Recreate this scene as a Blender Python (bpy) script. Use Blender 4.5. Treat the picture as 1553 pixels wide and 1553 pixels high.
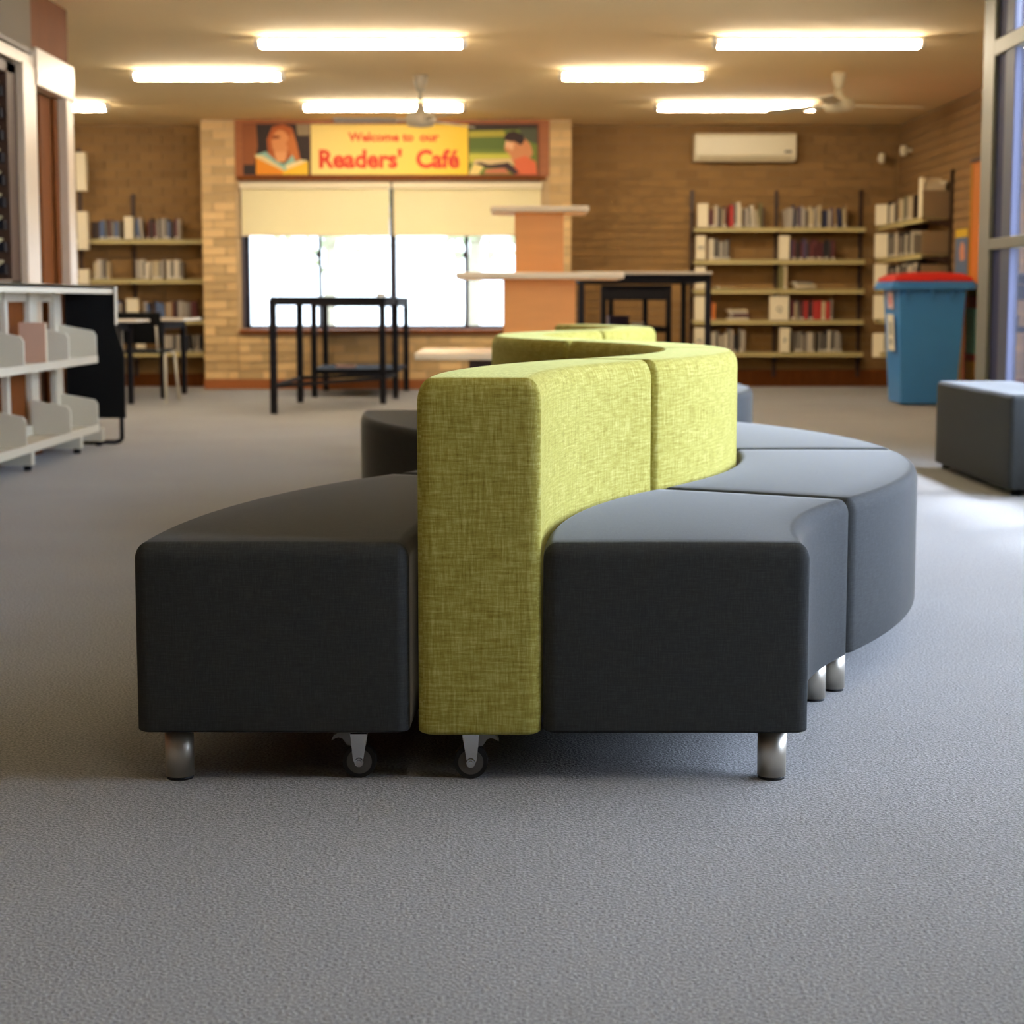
import bpy, bmesh, math, random
from mathutils import Vector, Matrix
for _o in list(bpy.data.objects): bpy.data.objects.remove(_o)
SC = bpy.context.scene
COL = SC.collection
PI = math.pi
random.seed(7)

# ------------------------------------------------------------------ camera, world, sun, exposure
cam_d = bpy.data.cameras.new('camera'); cam = bpy.data.objects.new('camera', cam_d); COL.objects.link(cam)
cam.location = (0, 0, 0.869)
PITCH = math.atan((776.5 - 455) / 2800)
cam.rotation_euler = (PI/2 - PITCH, 0, 0)
cam_d.sensor_width = 36; cam_d.sensor_fit = 'HORIZONTAL'; cam_d.lens = 2800/1553*36
cam_d.clip_start = 0.05; cam_d.clip_end = 300
cam_d.dof.use_dof = True; cam_d.dof.focus_distance = 3.35; cam_d.dof.aperture_fstop = 6.0
SC.camera = cam
w = bpy.data.worlds.new('overcast_sky'); SC.world = w; w.use_nodes = True
bg = w.node_tree.nodes['Background']; bg.inputs[0].default_value = (0.80, 0.90, 1.0, 1); bg.inputs[1].default_value = 19.0
sd = bpy.data.lights.new('sun', 'SUN'); sun = bpy.data.objects.new('sun', sd); COL.objects.link(sun)
sd.energy = 15.0; sd.angle = math.radians(8); sd.color = (0.92, 0.96, 1.0)
SUN_FROM = Vector((0.36, 0.32, 0.88))
sun.rotation_euler = SUN_FROM.to_track_quat('Z', 'Y').to_euler()
LAMP_STRENGTH = 68.0
LAMP_COLOR = (1.0, 0.86, 0.66)
SC.view_settings.view_transform = 'Standard'; SC.view_settings.look = 'None'
SC.view_settings.gamma = 1.0; SC.view_settings.use_curve_mapping = False
SC.view_settings.exposure = 0.0
SC.cycles.use_denoising = True
SC.cycles.max_bounces = 10; SC.cycles.diffuse_bounces = 6; SC.cycles.transparent_max_bounces = 12
SC.cycles.sample_clamp_indirect = 8.0
SC.cycles.caustics_reflective = False; SC.cycles.caustics_refractive = False

# ------------------------------------------------------------------ materials
def srgb(r, g, b):
    f = lambda c: c/12.92 if c <= 0.04045 else ((c+0.055)/1.055)**2.4
    return (f(r/255), f(g/255), f(b/255), 1)
MATS = {}
def mat(name, col, rough=0.6, metal=0.0, var=0.12, scale=8.0, bump=0.0, sheen=0.0, spec=0.5, rand=0.0, emit=None, strength=0.0, trans=0.0, stretch=(1, 1, 1)):
    """Principled material, its colour broken up by object-space noise (and by the object's random number)."""
    if name in MATS: return MATS[name]
    m = bpy.data.materials.new(name); m.use_nodes = True; nt = m.node_tree; n = nt.nodes; l = nt.links
    p = n['Principled BSDF']
    p.inputs['Roughness'].default_value = rough; p.inputs['Metallic'].default_value = metal
    p.inputs['Specular IOR Level'].default_value = spec
    p.inputs['Sheen Weight'].default_value = sheen; p.inputs['Sheen Roughness'].default_value = 0.4
    tc = n.new('ShaderNodeTexCoord'); mp = n.new('ShaderNodeMapping'); mp.inputs['Scale'].default_value = stretch
    nz = n.new('ShaderNodeTexNoise'); nz.inputs['Scale'].default_value = scale; nz.inputs['Detail'].default_value = 4
    l.new(tc.outputs['Object'], mp.inputs['Vector']); l.new(mp.outputs['Vector'], nz.inputs['Vector'])
    mx = n.new('ShaderNodeMix'); mx.data_type = 'RGBA'
    c = Vector(col[:3])
    mx.inputs[6].default_value = (*(c*(1-var)), 1); mx.inputs[7].default_value = (*[min(1, v*(1+var)) for v in c], 1)
    l.new(nz.outputs['Fac'], mx.inputs[0]); out = mx.outputs[2]
    if rand:
        oi = n.new('ShaderNodeObjectInfo'); hs = n.new('ShaderNodeHueSaturation'); mr = n.new('ShaderNodeMapRange')
        mr.inputs['To Min'].default_value = 1-rand; mr.inputs['To Max'].default_value = 1+rand
        l.new(oi.outputs['Random'], mr.inputs['Value']); l.new(mr.outputs[0], hs.inputs['Value']); l.new(out, hs.inputs['Color']); out = hs.outputs[0]
    l.new(out, p.inputs['Base Color'])
    if bump:
        b = n.new('ShaderNodeBump'); b.inputs['Strength'].default_value = bump; b.inputs['Distance'].default_value = 0.01
        l.new(nz.outputs['Fac'], b.inputs['Height']); l.new(b.outputs[0], p.inputs['Normal'])
    if emit is not None:
        p.inputs['Emission Color'].default_value = (*emit[:3], 1); p.inputs['Emission Strength'].default_value = strength
    if trans:
        t = n.new('ShaderNodeBsdfTranslucent'); l.new(out, t.inputs['Color']); ms = n.new('ShaderNodeMixShader'); ms.inputs[0].default_value = trans
        l.new(p.outputs[0], ms.inputs[1]); l.new(t.outputs[0], ms.inputs[2]); l.new(ms.outputs[0], n['Material Output'].inputs['Surface'])
    MATS[name] = m
    return m

def mat_glass(name, tint, refl=1.0):
    m = bpy.data.materials.new(name); m.use_nodes = True; nt = m.node_tree; n = nt.nodes; l = nt.links
    n.remove(n['Principled BSDF'])
    fr = n.new('ShaderNodeFresnel'); fr.inputs['IOR'].default_value = 1.7
    mu = n.new('ShaderNodeMath'); mu.operation = 'MULTIPLY'; mu.inputs[1].default_value = refl; mu.use_clamp = True
    t = n.new('ShaderNodeBsdfTransparent'); t.inputs[0].default_value = tint
    g = n.new('ShaderNodeBsdfGlossy'); g.inputs['Roughness'].default_value = 0.0
    ms = n.new('ShaderNodeMixShader'); # the inner face of the pane must not reflect (no refraction is modelled, so it would give total reflection)
    ge = n.new('ShaderNodeNewGeometry'); iv = n.new('ShaderNodeMath'); iv.operation = 'SUBTRACT'; iv.inputs[0].default_value = 1.0
    m2 = n.new('ShaderNodeMath'); m2.operation = 'MULTIPLY'; l.new(ge.outputs['Backfacing'], iv.inputs[1])
    l.new(fr.outputs[0], mu.inputs[0]); l.new(mu.outputs[0], m2.inputs[0]); l.new(iv.outputs[0], m2.inputs[1]); l.new(m2.outputs[0], ms.inputs[0])
    l.new(t.outputs[0], ms.inputs[1]); l.new(g.outputs[0], ms.inputs[2]); l.new(ms.outputs[0], n['Material Output'].inputs['Surface'])
    MATS[name] = m
    return m

def mat_weave(name, base, light, dark, amount, freq=1.0, rough=0.85, sheen=0.3, bump=0.25, spec=0.25, srough=0.35, stint=(1, 1, 1, 1)):
    """Woven upholstery: two crossed, stretched noises (UV in metres) give slubs of lighter and darker yarn."""
    m = bpy.data.materials.new(name); m.use_nodes = True; nt = m.node_tree; n = nt.nodes; l = nt.links
    p = n['Principled BSDF']; p.inputs['Roughness'].default_value = rough; p.inputs['Sheen Weight'].default_value = sheen
    p.inputs['Sheen Roughness'].default_value = srough; p.inputs['Sheen Tint'].default_value = stint; p.inputs['Specular IOR Level'].default_value = spec
    uv = n.new('ShaderNodeUVMap'); uv.uv_map = 'UVMap'
    def layer(sx, sy, off):
        mp = n.new('ShaderNodeMapping'); mp.inputs['Scale'].default_value = (sx*freq, sy*freq, 1); mp.inputs['Location'].default_value = (off, off*1.7, 0)
        nz = n.new('ShaderNodeTexNoise'); nz.inputs['Scale'].default_value = 1; nz.inputs['Detail'].default_value = 2; nz.inputs['Roughness'].default_value = 0.6
        l.new(uv.outputs[0], mp.inputs['Vector']); l.new(mp.outputs[0], nz.inputs['Vector']); return nz.outputs['Fac']
    v, h, fv, fh = layer(260, 22, 0), layer(22, 260, 5), layer(520, 90, 9), layer(90, 520, 13)
    add = n.new('ShaderNodeMath'); add.operation = 'ADD'; l.new(v, add.inputs[0]); l.new(h, add.inputs[1])
    add2 = n.new('ShaderNodeMath'); add2.operation = 'ADD'; l.new(fv, add2.inputs[0]); l.new(fh, add2.inputs[1])
    sm = n.new('ShaderNodeMath'); sm.operation = 'MULTIPLY_ADD'; l.new(add2.outputs[0], sm.inputs[0]); sm.inputs[1].default_value = 0.45; l.new(add.outputs[0], sm.inputs[2])
    sc = n.new('ShaderNodeMath'); sc.operation = 'MULTIPLY'; sc.inputs[1].default_value = 1/2.9; l.new(sm.outputs[0], sc.inputs[0])
    cr = n.new('ShaderNodeValToRGB'); e = cr.color_ramp.elements
    k = 0.16/amount
    e[0].position = 0.5-k; e[0].color = dark; e[1].position = 0.5+k; e[1].color = light
    mid = cr.color_ramp.elements.new(0.5); mid.color = base
    l.new(sc.outputs[0], cr.inputs[0]); l.new(cr.outputs[0], p.inputs['Base Color'])
    b = n.new('ShaderNodeBump'); b.inputs['Strength'].default_value = bump; b.inputs['Distance'].default_value = 0.002
    l.new(sc.outputs[0], b.inputs['Height']); l.new(b.outputs[0], p.inputs['Normal'])
    MATS[name] = m
    return m

def mat_carpet(name):
    m = bpy.data.materials.new(name); m.use_nodes = True; nt = m.node_tree; n = nt.nodes; l = nt.links
    p = n['Principled BSDF']; p.inputs['Roughness'].default_value = 0.95; p.inputs['Specular IOR Level'].default_value = 0.15
    p.inputs['Sheen Weight'].default_value = 0.25; p.inputs['Sheen Roughness'].default_value = 0.5
    tc = n.new('ShaderNodeTexCoord')
    a = n.new('ShaderNodeTexNoise'); a.inputs['Scale'].default_value = 190; a.inputs['Detail'].default_value = 3
    c = n.new('ShaderNodeTexNoise'); c.inputs['Scale'].default_value = 1.3; c.inputs['Detail'].default_value = 5
    f = n.new('ShaderNodeTexVoronoi'); f.inputs['Scale'].default_value = 95
    for t in (a, c, f): l.new(tc.outputs['Object'], t.inputs['Vector'])
    r1 = n.new('ShaderNodeValToRGB'); r1.color_ramp.elements[0].position = 0.32; r1.color_ramp.elements[1].position = 0.68
    r1.color_ramp.elements[0].color = (0.114, 0.115, 0.114, 1); r1.color_ramp.elements[1].color = (0.412, 0.408, 0.396, 1)
    l.new(a.outputs['Fac'], r1.inputs[0])
    r2 = n.new('ShaderNodeValToRGB'); r2.color_ramp.elements[0].position = 0.02; r2.color_ramp.elements[1].position = 0.16
    r2.color_ramp.elements[0].color = (0.45, 0.44, 0.43, 1); r2.color_ramp.elements[1].color = (1, 1, 1, 1)
    l.new(f.outputs['Distance'], r2.inputs[0])
    mx = n.new('ShaderNodeMix'); mx.data_type = 'RGBA'; mx.blend_type = 'MULTIPLY'; mx.inputs[0].default_value = 0.7
    l.new(r1.outputs[0], mx.inputs[6]); l.new(r2.outputs[0], mx.inputs[7])
    r3 = n.new('ShaderNodeValToRGB'); r3.color_ramp.elements[0].position = 0.3; r3.color_ramp.elements[1].position = 0.7
    r3.color_ramp.elements[0].color = (0.88, 0.87, 0.86, 1); r3.color_ramp.elements[1].color = (1, 1, 1, 1); l.new(c.outputs['Fac'], r3.inputs[0])
    mx2 = n.new('ShaderNodeMix'); mx2.data_type = 'RGBA'; mx2.blend_type = 'MULTIPLY'; mx2.inputs[0].default_value = 1.0
    l.new(mx.outputs[2], mx2.inputs[6]); l.new(r3.outputs[0], mx2.inputs[7]); l.new(mx2.outputs[2], p.inputs['Base Color'])
    b = n.new('ShaderNodeBump'); b.inputs['Strength'].default_value = 0.7; b.inputs['Distance'].default_value = 0.006
    l.new(a.outputs['Fac'], b.inputs['Height']); l.new(b.outputs[0], p.inputs['Normal'])
    MATS[name] = m
    return m

def mat_brushed(name, col):
    m = mat(name, col, rough=0.42, metal=0.9, var=0.06, scale=40, stretch=(8, 8, 0.4), bump=0.02)
    return m

GREEN = mat_weave('green_weave', (0.385, 0.345, 0.075, 1), (0.58, 0.54, 0.19, 1), (0.23, 0.185, 0.032, 1), 1.1, freq=0.8, sheen=0.45, spec=0.06, stint=(0.86, 0.90, 0.36, 1))
CHAR = mat_weave('charcoal_weave', (0.044, 0.047, 0.0475, 1), (0.063, 0.067, 0.068, 1), (0.032, 0.034, 0.035, 1), 0.9, freq=1.5, sheen=0.34, bump=0.15, spec=0.08, srough=0.18)
CARPET = mat_carpet('grey_carpet')
STEEL = mat_brushed('brushed_steel', srgb(205, 198, 184))
CHROME = mat('chrome', srgb(200, 200, 200), rough=0.12, metal=1, var=0.03)
RUBBER = mat('dark_rubber', (0.012, 0.012, 0.012, 1), rough=0.55)
GREYWHEEL = mat('grey_wheel', srgb(105, 100, 94), rough=0.4)
PLASTICGREY = mat('grey_plastic', srgb(140, 138, 132), rough=0.4)
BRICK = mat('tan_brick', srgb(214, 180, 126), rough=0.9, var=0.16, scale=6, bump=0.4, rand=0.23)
BRICKD = mat('shaded_brick', srgb(146, 112, 66), rough=0.9, var=0.16, scale=6, bump=0.4, rand=0.13)  # shade of the recessed back walls is put into this brick colour
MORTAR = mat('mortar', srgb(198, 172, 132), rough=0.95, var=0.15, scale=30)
MORTARD = mat('shaded_mortar', srgb(148, 118, 80), rough=0.95, var=0.15, scale=30)  # mortar darkened along with it, recess shade in its colour
CEIL = mat('ceiling_paint', srgb(250, 224, 170), rough=0.9, var=0.03, scale=2)
PAINT = mat('wall_paint', srgb(126, 110, 86), rough=0.85, var=0.05, scale=3)
DARKPAINT = mat('dark_cladding', srgb(26, 26, 36), rough=0.7, var=0.1)
CREAMWOOD = mat('cream_painted_timber', srgb(212, 190, 160), rough=0.35, var=0.06, scale=5)
BROWNWOOD = mat('brown_timber', srgb(116, 64, 24), rough=0.7, spec=0.15, var=0.3, scale=4, stretch=(6, 6, 0.6))
DARKWOOD = mat('dark_timber', srgb(70, 45, 30), rough=0.5, var=0.3, scale=4, stretch=(6, 6, 0.6))
REDWOOD = mat('reddish_timber', srgb(165, 96, 46), rough=0.45, var=0.2, scale=4, stretch=(0.6, 6, 6))
ALU = mat('aluminium_frame', srgb(132, 128, 114), rough=0.55, metal=0.3, var=0.05)
NAVY = mat('navy_frame', srgb(50, 54, 96), rough=0.7, spec=0.2, var=0.1)
BLUEGREY = mat('blue_grey_frame', srgb(88, 92, 116), rough=0.6, spec=0.3, var=0.06)
DARKFRAME = mat('dark_window_frame', srgb(44, 38, 52), rough=0.4)
GLASS = mat_glass('tinted_glass', (0.46, 0.47, 0.48, 1), 0.6)
GLASSR = mat_glass('reflective_glass', (0.86, 0.88, 0.95, 1), 1.7)
BLIND = mat('blind_fabric', srgb(252, 240, 200), rough=0.9, var=0.03, scale=3, trans=0.4)
BLACKM = mat('black_metal', (0.010, 0.009, 0.012, 1), rough=0.7, spec=0.2)
BLACKP = mat('black_panel', (0.006, 0.006, 0.006, 1), rough=0.7, spec=0.15)
WHITEM = mat('white_powdercoat', srgb(210, 204, 184), rough=0.4, var=0.04)
SHELFM = mat('cream_shelf_metal', srgb(222, 204, 140), rough=0.45, var=0.06)
POSTM = mat('dark_brown_post', srgb(58, 36, 18), rough=0.5)
LABELM = mat('white_card', srgb(236, 222, 188), rough=0.7, var=0.03)
INK = mat('black_ink', (0.03, 0.028, 0.026, 1), rough=0.7)
TABLEW = mat('white_laminate', srgb(226, 216, 196), rough=0.35, var=0.03)
TABLEG = mat('grey_laminate', srgb(178, 168, 150), rough=0.35, var=0.04)
PLY = mat('orange_ply', srgb(228, 152, 74), rough=0.5, var=0.1, scale=3, stretch=(1, 1, 8))
PALEWOOD = mat('pale_ply', srgb(236, 208, 164), rough=0.45, var=0.06, scale=3)
ACW = mat('air_conditioner_white', srgb(232, 222, 190), rough=0.4, var=0.02)
FANM = mat('fan_metal', srgb(188, 176, 150), rough=0.4, var=0.04)
BINBLUE = mat('bin_blue', srgb(66, 138, 206), rough=0.4, var=0.05)
BINRED = mat('bin_red', srgb(214, 40, 34), rough=0.4, var=0.05)
LAMP = mat('lamp_diffuser', (0.9, 0.9, 0.9, 1), rough=0.5, emit=LAMP_COLOR, strength=LAMP_STRENGTH)
LAMPBODY = mat('lamp_body', srgb(225, 220, 210), rough=0.5)
PAVE = mat('pale_paving', srgb(176, 170, 160), rough=0.9, var=0.1, scale=2)
LEAFM = mat('pale_leaves', srgb(196, 210, 172), rough=0.7, rand=0.1, trans=0.3)
BARK = mat('tree_bark', srgb(200, 192, 172), rough=0.9, var=0.3)
def flat(name, r, g, b, rough=0.6): return mat(name, srgb(r, g, b), rough=rough, var=0.05, scale=10)

# ------------------------------------------------------------------ mesh helpers
class MB:
    def __init__(s): s.v = []; s.f = []; s.m = []; s.uv = None; s.smooth = []
    def face(s, idx, mi=0, sm=False): s.f.append(tuple(idx)); s.m.append(mi); s.smooth.append(sm)
    def box(s, x0, y0, z0, x1, y1, z1, mi=0, M=None):
        b = len(s.v)
        for z in (z0, z1):
            for x, y in ((x0, y0), (x1, y0), (x1, y1), (x0, y1)):
                p = Vector((x, y, z)); s.v.append(M @ p if M else p)
        for q in ((3, 2, 1, 0), (4, 5, 6, 7), (0, 1, 5, 4), (1, 2, 6, 5), (2, 3, 7, 6), (3, 0, 4, 7)): s.face([b+i for i in q], mi)
        return s
    def cyl(s, p, q, r0, r1=None, n=12, mi=0, caps=True):
        p, q = Vector(p), Vector(q); r1 = r0 if r1 is None else r1
        d = (q-p).normalized(); a = d.orthogonal().normalized(); c = d.cross(a); b = len(s.v)
        for o, r in ((p, r0), (q, r1)):
            for i in range(n):
                t = 2*PI*i/n; s.v.append(o + a*r*math.cos(t) + c*r*math.sin(t))
        for i in range(n):
            j = (i+1) % n; s.face((b+i, b+j, b+n+j, b+n+i), mi, True)
        if caps: s.face([b+i for i in reversed(range(n))], mi); s.face([b+n+i for i in range(n)], mi)
        return s
    def tube(s, pts, r, n=8, mi=0):
        for i in range(len(pts)-1): s.cyl(pts[i], pts[i+1], r, n=n, mi=mi)
        return s
    def lathe(s, prof, c=(0, 0, 0), n=20, mi=0):
        b = len(s.v); k = len(prof); c = Vector(c)
        for i in range(n):
            t = 2*PI*i/n
            for r, z in prof: s.v.append(c + Vector((r*math.cos(t), r*math.sin(t), z)))
        for i in range(n):
            j = (i+1) % n
            for a in range(k-1): s.face((b+i*k+a, b+j*k+a, b+j*k+a+1, b+i*k+a+1), mi, True)
        return s
    def prism(s, poly, axis, a0, a1, mi=0):
        """Extrude a 2-D outline along 'x', 'y' or 'z'."""
        def P(u, v, t): return Vector({'x': (t, u, v), 'y': (u, t, v), 'z': (u, v, t)}[axis])
        b = len(s.v); n = len(poly)
        for t in (a0, a1):
            for u, v in poly: s.v.append(P(u, v, t))
        s.face([b+i for i in range(n)], mi); s.face([b+n+i for i in reversed(range(n))], mi)
        for i in range(n):
            j = (i+1) % n; s.face((b+j, b+i, b+n+i, b+n+j), mi)
        return s
    def mesh(s, name, mats):
        me = bpy.data.meshes.new(name); me.from_pydata([tuple(v) for v in s.v], [], s.f)
        for m in (mats if isinstance(mats, (list, tuple)) else [mats]): me.materials.append(m)
        me.polygons.foreach_set('material_index', s.m); me.polygons.foreach_set('use_smooth', s.smooth)
        bm = bmesh.new(); bm.from_mesh(me); bmesh.ops.recalc_face_normals(bm, faces=bm.faces); bm.to_mesh(me); bm.free()
        if s.uv:
            lay = me.uv_layers.new(name='UVMap')
            for lp in me.loops: lay.data[lp.index].uv = s.uv[lp.vertex_index]
        me.update(); return me
def link(name, me, parent=None, bevel=0.0, seg=2, loc=None, rot=None):
    o = bpy.data.objects.new(name, me); COL.objects.link(o)
    if parent: o.parent = parent
    if loc: o.location = loc
    if rot: o.rotation_euler = rot
    if bevel:
        b = o.modifiers.new('bevel', 'BEVEL'); b.width = bevel; b.segments = seg; b.limit_method = 'ANGLE'; b.angle_limit = math.radians(40)
    return o
def part(name, mb, mats, parent=None, bevel=0.0, **k): return link(name, mb.mesh(name, mats), parent, bevel, **k)
def tag(o, label, cat, group=None):
    o['label'] = label; o['category'] = cat
    if group: o['group'] = group
    return o
def thing(name, label, cat, loc=(0, 0, 0), rz=0.0, group=None):
    o = bpy.data.objects.new(name, None); COL.objects.link(o); o.location = loc; o.rotation_euler = (0, 0, rz); o.empty_display_size = 0.1
    return tag(o, label, cat, group)
def struct(name, mb, mats, bevel=0.0):
    o = part(name, mb, mats, None, bevel); o['kind'] = 'structure'; return o
def structE(name):
    o = bpy.data.objects.new(name, None); COL.objects.link(o); o['kind'] = 'structure'; return o
def copy_tree(o, parent=None):
    c = o.copy(); COL.objects.link(c)
    if parent: c.parent = parent
    for ch in o.children: copy_tree(ch, c)
    return c
def text(name, body, size, m, parent, loc, rot=(PI/2, 0, 0), depth=0.001, bold=0.0, align='CENTER', width=None):
    cu = bpy.data.curves.new(name, 'FONT'); cu.body = body; cu.size = size; cu.extrude = depth; cu.offset = bold; cu.align_x = align; cu.resolution_u = 3
    t = bpy.data.objects.new(name, cu); COL.objects.link(t)
    me = bpy.data.meshes.new_from_object(t.evaluated_get(bpy.context.evaluated_depsgraph_get()))
    COL.objects.unlink(t); bpy.data.objects.remove(t)
    if width:
        xs = [v.co.x for v in me.vertices]; k = width/(max(xs)-min(xs))
        for v in me.vertices: v.co.x *= k
    me.materials.clear(); me.materials.append(m); me.name = name
    return link(name, me, parent, loc=loc, rot=rot)

# ------------------------------------------------------------------ room shell
CZ = 2.60; XL = -2.68; XR = 2.685; YB = 18.16; YR = 18.72; XW = 3.87; XA = -5.3
struct('floor', MB().box(XA, -4, -0.12, XR+0.03, 10.6, 0).box(XA, 10.6, -0.12, XW, YR, 0), CARPET)
struct('ceiling', MB().box(XA, -4, CZ, 2.78, 10.8, CZ+0.15).box(XA, 10.8, CZ, XW+0.2, YR+0.3, CZ+0.15), CEIL)
BV = []
for i in range(4):
    mb = MB(); a = [random.uniform(-.003, .003) for _ in range(4)]
    mb.prism([(-.110, -.034+a[0]*.5), (.110, -.034-a[1]*.5), (.110+a[2]*.4, .034), (-.110, .034+a[3]*.5)], 'y', -.010, .004)
    BV.append(mb)
BM = {k: [mb.mesh('brick', m) for mb in BV] for k, m in (('t', BRICK), ('d', BRICKD))}
def bricks(parent, x0, x1, z0, z1, y, kind, limit=300, skip=None, axis='x', first=None):
    """Courses of bricks proud of the mortar face at y (axis 'x': wall along X facing -Y; 'y': wall along Y facing -X)."""
    cells = []; row = 0; z = z0
    while z + .05 < z1:
        h = min(.076, z1 - z); off = .115 if row % 2 else 0.0; x = x0 - off
        while x < x1 - .02:
            a, b = max(x, x0), min(x+.22, x1)
            if b - a > .04 and not (skip and skip((a+b)/2, z+h/2)): cells.append((a, b, z, z+h))
            x += .23
        z += .086; row += 1
    if first: cells.sort(key=first)
    for a, b, c, d in cells[:limit]:
        o = bpy.data.objects.new('brick', random.choice(BM[kind])); COL.objects.link(o); o.parent = parent
        pr = random.uniform(-.003, .003)
        if axis == 'x': o.location = ((a+b)/2, y+pr, (c+d)/2)
        else: o.location = (y+pr, (a+b)/2, (c+d)/2); o.rotation_euler = (0, 0, -PI/2)
        o.scale = ((b-a)/.22, 1, (d-c)/.068)
    rest = cells[limit:]
    if rest:
        mb = MB()
        for a, b, c, d in rest:
            if axis == 'x': mb.box(a, y-.010, c, b, y+.004, d-.008)
            else: mb.box(y-.010, a, c, y+.004, b, d-.008)
        o = part('brickwork', mb, BRICK if kind == 't' else BRICKD, parent); o['kind'] = 'stuff'
# window bay of the back wall
WX0, WX1, WZ0, WZ1 = -2.64, 0.27, 0.585, 2.02
wb = MB().box(-3.01, YB, 0, WX0, YR, CZ).box(WX1, YB, 0, 0.575, YR, CZ).box(WX0, YB, 0, WX1, YR, WZ0-0.04).box(WX0, YB, WZ1, WX1, YR, CZ)
wall_back = struct('wall_back', wb, MORTAR)
bricks(wall_back, -3.01, WX0-.045, 0.10, CZ-.02, YB-.004, 't', 100)
bricks(wall_back, WX1+.095, 0.575, 0.10, CZ-.02, YB-.004, 't', 100)
bricks(wall_back, WX0-.03, WX1+.08, 0.10, WZ0-.055, YB-.004, 't', 100)
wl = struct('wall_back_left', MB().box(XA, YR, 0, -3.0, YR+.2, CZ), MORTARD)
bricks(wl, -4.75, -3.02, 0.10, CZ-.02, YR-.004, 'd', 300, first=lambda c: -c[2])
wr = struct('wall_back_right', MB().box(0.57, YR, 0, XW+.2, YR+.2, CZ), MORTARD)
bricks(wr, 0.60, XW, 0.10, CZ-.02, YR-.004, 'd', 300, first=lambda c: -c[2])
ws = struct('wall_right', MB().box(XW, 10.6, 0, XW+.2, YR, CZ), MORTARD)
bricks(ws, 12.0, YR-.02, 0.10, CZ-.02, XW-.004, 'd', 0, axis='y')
struct('wall_alcove_left', MB().box(XA-.2, 10.6, 0, XA, YR+.2, CZ), PAINT)
struct('wall_alcove_front', MB().box(XA, 11.15, 0, XL-.2, 11.3, CZ), PAINT)
struct('wall_return', MB().box(XR+.04, 10.62, 0, XW+.2, 10.78, CZ), DARKPAINT)
struct('wall_rear', MB().box(XA, -4.2, 0, 3.3, -4, CZ), PAINT)
struct('baseboard_back', MB().box(-3.02, YB-.02, 0, 0.585, YB, .095), REDWOOD, .004)
struct('baseboard_back_left', MB().box(XA, YR-.02, 0, -3.01, YR, .13), BROWNWOOD, .004)
struct('baseboard_back_right', MB().box(0.575, YR-.02, 0, XW, YR, .17), BROWNWOOD, .004)
struct('baseboard_right', MB().box(XW-.02, 10.8, 0, XW, YR-.02, .13), BROWNWOOD, .004)
struct('trim_1', MB().box(WX0-.03, YB-.035, WZ1, WX1+.06, YB, 2.06), BROWNWOOD, .003)      # pelmet rail under the banner
struct('trim_2', MB().box(WX0-.04, YB-.012, 2.06, WX1+.09, YB, CZ), REDWOOD)               # timber fascia behind the banner
struct('ground_outside', MB().box(-30, YR+.2, -.25, 40, 60, -.15).box(XR+.1, -20, -.25, 40, YR+.2, -.15), PAVE)

# back window
w1 = structE('window_1')
fr = MB(); y0, y1 = 18.28, 18.34
fr.box(WX0, y0, WZ0, WX0+.065, y1, WZ1).box(WX1-.05, y0, WZ0, WX1, y1, WZ1).box(WX0, y0, WZ0, WX1, y1, WZ0+.035).box(WX0, y0, WZ1-.05, WX1, y1, WZ1)
part('window_frame', fr, DARKFRAME, w1, .004)
for xm, wd in ((-1.885, .03), (-1.165, .06), (-.445, .04)):
    part('mullion', MB().box(xm-wd/2, y0-.005, WZ0+.03, xm+wd/2, y1+.005, WZ1-.04), DARKFRAME, w1)
for xm in (-1.9, -.46):
    part('window_latch', MB().box(xm-.022, y0-.02, 1.28, xm+.022, y0, 1.34), DARKFRAME, w1, .006)
for a, b in ((WX0+.06, -1.89), (-1.88, -1.18), (-1.15, -.45), (-.44, WX1-.05)):
    part('pane', MB().box(a, 18.305, WZ0+.03, b, 18.311, WZ1-.04), GLASS, w1)
part('window_sill', MB().box(WX0-.02, YB-.05, WZ0-.045, WX1+.02, YR, WZ0-.003), BROWNWOOD, w1, .004)
part('reveal_lining', MB().box(WX0-.001, YB, WZ0, WX0+.016, y0, WZ1).box(WX1-.016, YB, WZ0, WX1+.001, y0, WZ1), DARKWOOD, w1)

# left wall: timber framed openings
wleft = struct('wall_left', MB().box(XL-.2, -4, 0, XL, 8.95, CZ).box(XL-.2, 8.95, 2.24, XL, 10.52, CZ).box(XL-.2, 8.95, 0, XL, 10.52, .5), PAINT)
part('brown_panel', MB().box(XL-.2, 10.52, 2.27, XL, 11.38, CZ), BROWNWOOD, wleft)
part('fascia_board', MB().box(XL-.15, 8.9, 2.15, XL+.012, 10.52, 2.215), CREAMWOOD, wleft, .004)
part('fascia_board', MB().box(XL-.2, 10.52, 2.06, XL+.03, 11.41, 2.27), CREAMWOOD, wleft, .006)
part('picture_rail', MB().box(XL, 8.9, 2.225, XL+.015, 10.48, 2.25), DARKWOOD, wleft)
part('post', MB().box(XL-.16, 10.25, .5, XL+.02, 10.52, 2.16), CREAMWOOD, wleft, .005)
part('post', MB().box(XL-.2, 11.23, 0, XL+.02, 11.40, 2.07), CREAMWOOD, wleft, .005)
part('timber_lining', MB().box(XL-.24, 10.52, 0, XL-.18, 11.3, 2.06), DARKWOOD, wleft)
for a, b, m_, d in ((10.53, 10.70, BROWNWOOD, .09), (10.72, 10.84, DARKWOOD, .13), (10.86, 11.12, BROWNWOOD, .05), (11.13, 11.22, BROWNWOOD, .03)):
    part('board', MB().box(XL-d-.02, a, .0, XL-d, b, 2.055), m_, wleft, .003)
part('wall_lining', MB().box(XL-.05, 2, 0, XL+.004, 10.50, .9), BROWNWOOD, wleft)
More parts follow.
